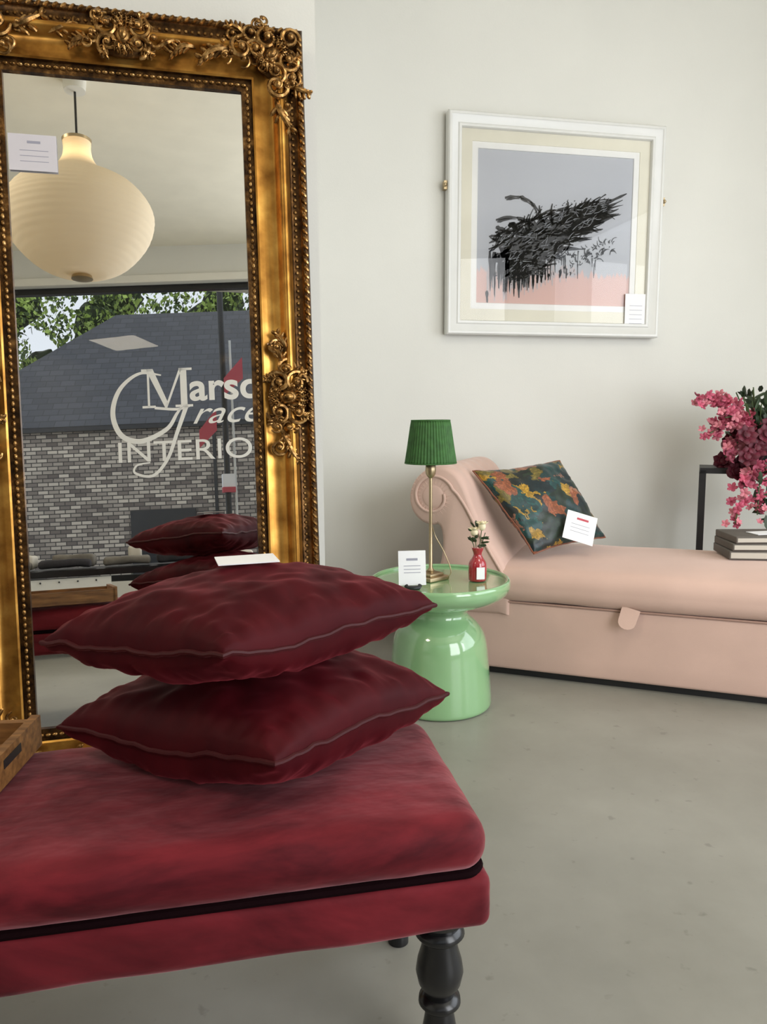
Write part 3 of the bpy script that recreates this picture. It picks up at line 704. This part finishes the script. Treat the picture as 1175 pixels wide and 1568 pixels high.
# ---------------------------------------------------------------- flower stand
fsx=empty('black_console_stand',(2.607,3.208,0),(0,0,CA)); mb=MB()
for x in(-.36,.36):
    for y in(-.1,.1): mb.box(x-.014,x+.014,y-.014,y+.014,0,.80,M_blackm)
mb.box(-.374,.374,-.114,.114,.785,.812,M_blackm); mb.box(-.35,.35,-.1,.1,.14,.155,M_blackm)
mb.obj('metal_frame',fsx,False)
fv=empty('flower_arrangement',(2.50,3.27,.813)); mb=MB()
mb.lathe([tuple(p) for p in bez([(.045,0),(.06,.02),(.07,.07),(.055,.12),(.035,.15),(.045,.17)],4)],(.0,0,0),M_blackm,24)
mb.obj('vase',fv)
mb=MB(); rnd=random.Random(3)
def spray(p0,p1,n,r):
    p0=Vector(p0);p1=Vector(p1); mid=(p0+p1)/2+Vector((0,0,.06)); pts=bez([tuple(p0),tuple(mid),tuple(p1)],8)
    mb.tube(pts,.003,M_stem,5)
    for k in range(n):
        t=.3+.7*k/n; q=pts[min(len(pts)-1,int(t*len(pts)))]+Vector([rnd.uniform(-1,1)*.035 for _ in range(3)])
        blossom(mb,q,r*(1.15-.6*t),M_petalp if rnd.random()<.35 else M_petal,5,1,(rnd.uniform(-1,.3),rnd.uniform(-1,-.1),rnd.uniform(-.2,1)))
spray((0,0,.13),(-.35,-.06,.33),36,.036)
spray((0,0,.13),(-.31,-.08,.17),36,.036)
spray((0,0,.11),(-.25,-.1,.24),30,.036)
spray((0,0,.09),(-.24,-.1,.06),26,.036)
spray((-.08,-.1,.06),(-.23,-.18,-.24),34,.034)
spray((-.05,-.1,.04),(-.14,-.21,-.20),26,.03)
for k in range(30):
    c=Vector((rnd.uniform(-.16,.16),rnd.uniform(-.14,.06),rnd.uniform(-.02,.20))); mb.ell(c,.03,M_petal2); blossom(mb,c,.05,M_petal2,7,2,(rnd.uniform(-.6,.4),-1,.4))
for k in range(240):
    c=Vector((rnd.uniform(-.08,.26),rnd.uniform(-.1,.12),rnd.uniform(.05,.38))); R=Euler((rnd.uniform(0,6),rnd.uniform(0,6),rnd.uniform(0,6))).to_matrix(); mb.ell(c,(.035,.012,.002),M_leaf,R,6,4)
for k in range(140):
    c=Vector((rnd.uniform(-.12,.16),rnd.uniform(-.21,-.15),rnd.uniform(-.24,.05))); R=Euler((rnd.uniform(0,6),rnd.uniform(0,6),rnd.uniform(0,6))).to_matrix(); mb.ell(c,(.035,.012,.002),M_leaf,R,6,4)
for k in range(8): mb.tube([(0,0,.12),(rnd.uniform(-.15,.3),rnd.uniform(-.1,.1),rnd.uniform(.3,.40))],.003,M_stem,5)
mb.obj('blooms',fv)

# ---------------------------------------------------------------- framed picture
PX,PZ,PW,PH=1.645,1.985,1.13,1.035
pic=empty('framed_art_print',(PX-.002,YW-.045,PZ-.005),(0,radians(.4),0)); mb=MB()
def psweep(prof,mat,w,h):
    for side in range(4):
        vs=[]
        for d,y in prof:
            X,Z=w/2-d,h/2-d; c=[((-X,-Z),(-X,Z)),((X,Z),(X,-Z)),((-X,Z),(X,Z)),((X,-Z),(-X,-Z))][side]
            vs+=[(c[0][0],-y,c[0][1]),(c[1][0],-y,c[1][1])]
        mb.add(vs,[(2*i,2*i+1,2*i+3,2*i+2) for i in range(len(prof)-1)],mat)
psweep([(0,-.035),(0,.012),(.006,.018),(.015,.018),(.02,.014),(.05,.004),(.056,.008),(.066,.008),(.07,.0),(.07,-.012)],M_white,PW,PH)
mb.obj('moulding',pic,angle=30)
mb=MB(); psweep([(.065,-.010),(.125,-.010),(.127,-.014)],M_mat1,PW,PH); psweep([(.125,-.013),(.155,-.013),(.157,-.017)],M_mat2,PW,PH)
mb.obj('mounts',pic,False)
mb=MB(); mb.add([(-.42,.018,-.38),(.42,.018,-.38),(.42,.018,.38),(-.42,.018,.38)],[(0,1,2,3)],M_art); mb.obj('print_sheet',pic,False)
mb=MB(); mb.box(-PW/2+.01,PW/2-.01,.02,.035,-PH/2+.01,PH/2-.01,M_wood)
for sx,zz in((-1,.18),(1,.16)): mb.box(sx*(PW/2+.008)-.008,sx*(PW/2+.008)+.008,.0,.03,zz-.02,zz+.02,M_brass); mb.ell((sx*(PW/2+.012),-.0,zz),(.01,.012,.01),M_brass)
mb.obj('backing_and_brackets',pic,False)
mb=MB(); rr=random.Random(11)
def ap(x,y): return ((x-848)/326*1.12, ((346+.043*(x-848))-y)/335*1.03)
def stroke(x0,y0,x1,y1,w0,w1,bend=0,mat=M_ink,yy=.0165):
    a=Vector(ap(x0,y0)); b_=Vector(ap(x1,y1)); d=b_-a; q=Vector((-d.y,d.x)); q=q.normalized() if q.length>0 else q; n=6; L=[];R=[]
    for i in range(n+1):
        t=i/n; p=a+d*t+q*bend*sin(pi*t)*d.length; w=(w0+(w1-w0)*t)*(.6+.8*rr.random())*.0034/2
        if i in(0,): w*=.5
        L.append(p+q*w);R.append(p-q*w)
    vs=[(p.x,yy,p.y) for p in L+R]; mb.add(vs,[(i,i+1,n+2+i,n+1+i) for i in range(n)],mat)
env=[(0,768,388,34),(.2,790,386,42),(.4,822,366,42),(.6,855,344,34),(.8,890,326,22),(1,922,312,13)]
def envat(t):
    for i in range(len(env)-1):
        if env[i][0]<=t<=env[i+1][0]:
            u=(t-env[i][0])/(env[i+1][0]-env[i][0]); return [env[i][k]+(env[i+1][k]-env[i][k])*u for k in(1,2,3)]
    return env[-1][1:]
for k in range(90):
    x=rr.uniform(745,880); stroke(x,rr.uniform(395,415),x+rr.uniform(-1,1),rr.uniform(415,465-.3*(x-745)),rr.uniform(2,6),1.5,0,M_inkl,.0172)
# solid ragged ink mass under the brush strokes
nseg=90; up_=[];lo_=[]
for i in range(nseg+1):
    t=i/nseg; cx,cy,h=envat(t); f1=.62+.45*rr.random(); f2=.62+.5*rr.random()
    up_.append(ap(cx-h*.35*f1,cy-h*.85*f1)); lo_.append(ap(cx+h*.35*f2,cy+h*.85*f2))
mb.add([(x,.0167,z) for x,z in up_+lo_],[(i,i+1,nseg+2+i,nseg+1+i) for i in range(nseg)],M_ink)
for k in range(330):
    t=rr.random(); cx,cy,h=envat(t); s_=rr.uniform(-1,1); cx+=s_*h*.38; cy+=s_*h*.92
    ang=radians(34-12*t+rr.gauss(0,22)+s_*-16); l=rr.uniform(12,38)
    stroke(cx-l*.5*cos(ang),cy+l*.5*sin(ang),cx+l*.5*cos(ang),cy-l*.5*sin(ang),rr.uniform(2,5),rr.uniform(.6,2.5),rr.uniform(-.12,.12))
for k in range(320):
    t=rr.random(); cx,cy,h=envat(t); a=rr.uniform(0,6.28); q=rr.uniform(.9,1.3); x=cx+cos(a)*h*.5*q; y=cy+sin(a)*h*q; l=rr.uniform(1.5,6); ang=radians(rr.uniform(-20,80))
    stroke(x,y,x+l*cos(ang),y-l*sin(ang),rr.uniform(.8,2.6),.4)
for k in range(60):
    t=rr.random(); x0=862+t*55; y0=352-t*40+rr.uniform(-8,14); stroke(x0,y0,x0+rr.uniform(18,40),y0-rr.uniform(-2,20),rr.uniform(3,7),.4,rr.uniform(-.1,.1))
stroke(900,316,958,288,12,1); stroke(900,324,952,298,10,1); stroke(895,334,946,312,9,1); stroke(885,346,936,326,8,1); stroke(880,352,922,344,8,1); stroke(868,362,905,360,8,1); stroke(856,374,892,376,8,1)
stroke(835,345,822,308,12,2,.1); stroke(845,340,842,305,10,2,.1); stroke(858,335,866,302,9,2,-.1); stroke(872,330,888,300,8,1,-.1); stroke(885,325,908,298,8,1,-.1)
for (a,b_) in(((770,297),(795,296)),((792,295),(812,305)),((808,303),(822,318)),((757,331),(790,327)),((788,327),(816,340)),((756,350),(800,352)),((798,352),(815,343)),((757,342),(775,348))):
    stroke(*a,*b_,5,2,.06); stroke(a[0]+2,a[1]+3,b_[0]-3,b_[1]+2,4,1,.05)
for k in range(14): a=rr.random()*6.28; stroke(783,340,783+8*cos(a),340+6*sin(a),6,3)
for k in range(60):
    x=rr.uniform(868,938); y=394-.3*(x-872)+rr.uniform(-14,10); stroke(x,y,x+rr.uniform(-8,12),y-rr.uniform(-8,12),rr.uniform(1.5,4),.8,.2)
for k in range(60):
    x=rr.choice([752,756,765,775,785,790,793,797,802,806,820,835,842,850,862,885,910])+rr.uniform(-4,4); y0=rr.uniform(375,400); y1=y0+rr.uniform(12,55)*(1 if x<810 else .5)
    stroke(x,y0,x+rr.uniform(-1,1),y1,rr.uniform(2,6) if x<812 else 2,.8)
stroke(792,400,794,452,13,2); stroke(800,405,801,436,11,1); stroke(768,395,766,432,9,1); stroke(745,440,746,462,6,1); stroke(756,380,754,418,9,1); stroke(785,400,786,446,9,1)
for k in range(130):
    t=rr.random(); cx,cy,h=envat(t); s_=rr.uniform(-.9,.9); cx+=s_*h*.3; cy+=s_*h*.8; ang=radians(32+rr.gauss(0,25)); l=rr.uniform(5,16)
    stroke(cx,cy,cx+l*cos(ang),cy-l*sin(ang),1.1,.3,rr.uniform(-.15,.15),M_inkg,.0160)
mb.obj('ink_brushwork',pic,False)
mb=MB(); mb.add([(-PW/2+.06,.008,-PH/2+.06),(PW/2-.06,.008,-PH/2+.06),(PW/2-.06,.008,PH/2-.06),(-PW/2+.06,.008,PH/2-.06)],[(0,1,2,3)],M_pane); mb.obj('picture_glass',pic,False)
mb=MB(); cx,cz=ap(977,478); mb.box(cx-.06,cx+.06,.0,.003,cz-.09,cz+.09,M_card)
for k in range(5): mb.box(cx-.035,cx+.035,-.0008,.0,cz+.03-k*.022,cz+.0315-k*.022,M_greycard)
mb.obj('price_label',pic,False)

# ---------------------------------------------------------------- lights / world
w=bpy.data.worlds.new('World'); scn.world=w; w.use_nodes=True; bg=w.node_tree.nodes['Background']
bg.inputs[0].default_value=(.84,.91,1,1); bg.inputs[1].default_value=1.0
def area(name,loc,rot,sx,sy,power,col):
    l=bpy.data.lights.new(name,'AREA'); l.shape='RECTANGLE'; l.size=sx; l.size_y=sy; l.energy=power; l.color=col
    o=bpy.data.objects.new(name,l); scn.collection.objects.link(o); o.location=loc; o.rotation_euler=rot
    return o
turn(area('added_fill_window_3',(2.4,YB+.02,1.58),(radians(90),0,0),1.7,2.4,92,(.95,.97,1)))  # added area lamp standing in for daylight, outside the mirror's view
area('added_fill_window_2',(XR-.02,.78,1.65),(radians(90),0,radians(90)),2.9,2.2,66,(.89,.94,1))  # added area lamp, cool fill from the unseen side window
area('added_ceiling_fill',(1.5,1.2,CE-.02),(0,0,0),.6,.6,12,(1,.94,.84))  # added warm fill under the ceiling, no fixture seen
area('added_ceiling_fill.001',(-1.9,.6,CE-.02),(0,0,0),.6,.6,26,(1,.89,.72))  # second added fill, supplements the interior light
l=bpy.data.lights.new('lantern_bulb','POINT'); l.energy=.9; l.color=(1,.74,.42); l.shadow_soft_size=.03
o=bpy.data.objects.new('lantern_bulb',l); scn.collection.objects.link(o); o.location=(LX,LY,LZ+.31)
l=bpy.data.lights.new('outdoor_sun','SUN'); l.energy=1.5; l.angle=.6; o=bpy.data.objects.new('outdoor_sun',l); scn.collection.objects.link(o); o.rotation_euler=(radians(-38),0,radians(200))

# ---------------------------------------------------------------- camera
p=7.54;yaw=11.5;roll=-.5
cd=bpy.data.cameras.new('camera'); cam=bpy.data.objects.new('camera',cd); scn.collection.objects.link(cam); scn.camera=cam
cam.matrix_world=Matrix.Translation((0,0,1.1))@(Matrix.Rotation(radians(-yaw),4,'Z')@Matrix.Rotation(radians(90-p),4,'X')@Matrix.Rotation(radians(roll),4,'Z'))
cd.sensor_fit='VERTICAL'; cd.sensor_height=36; cd.lens=1178/1568*36; cd.clip_start=.02
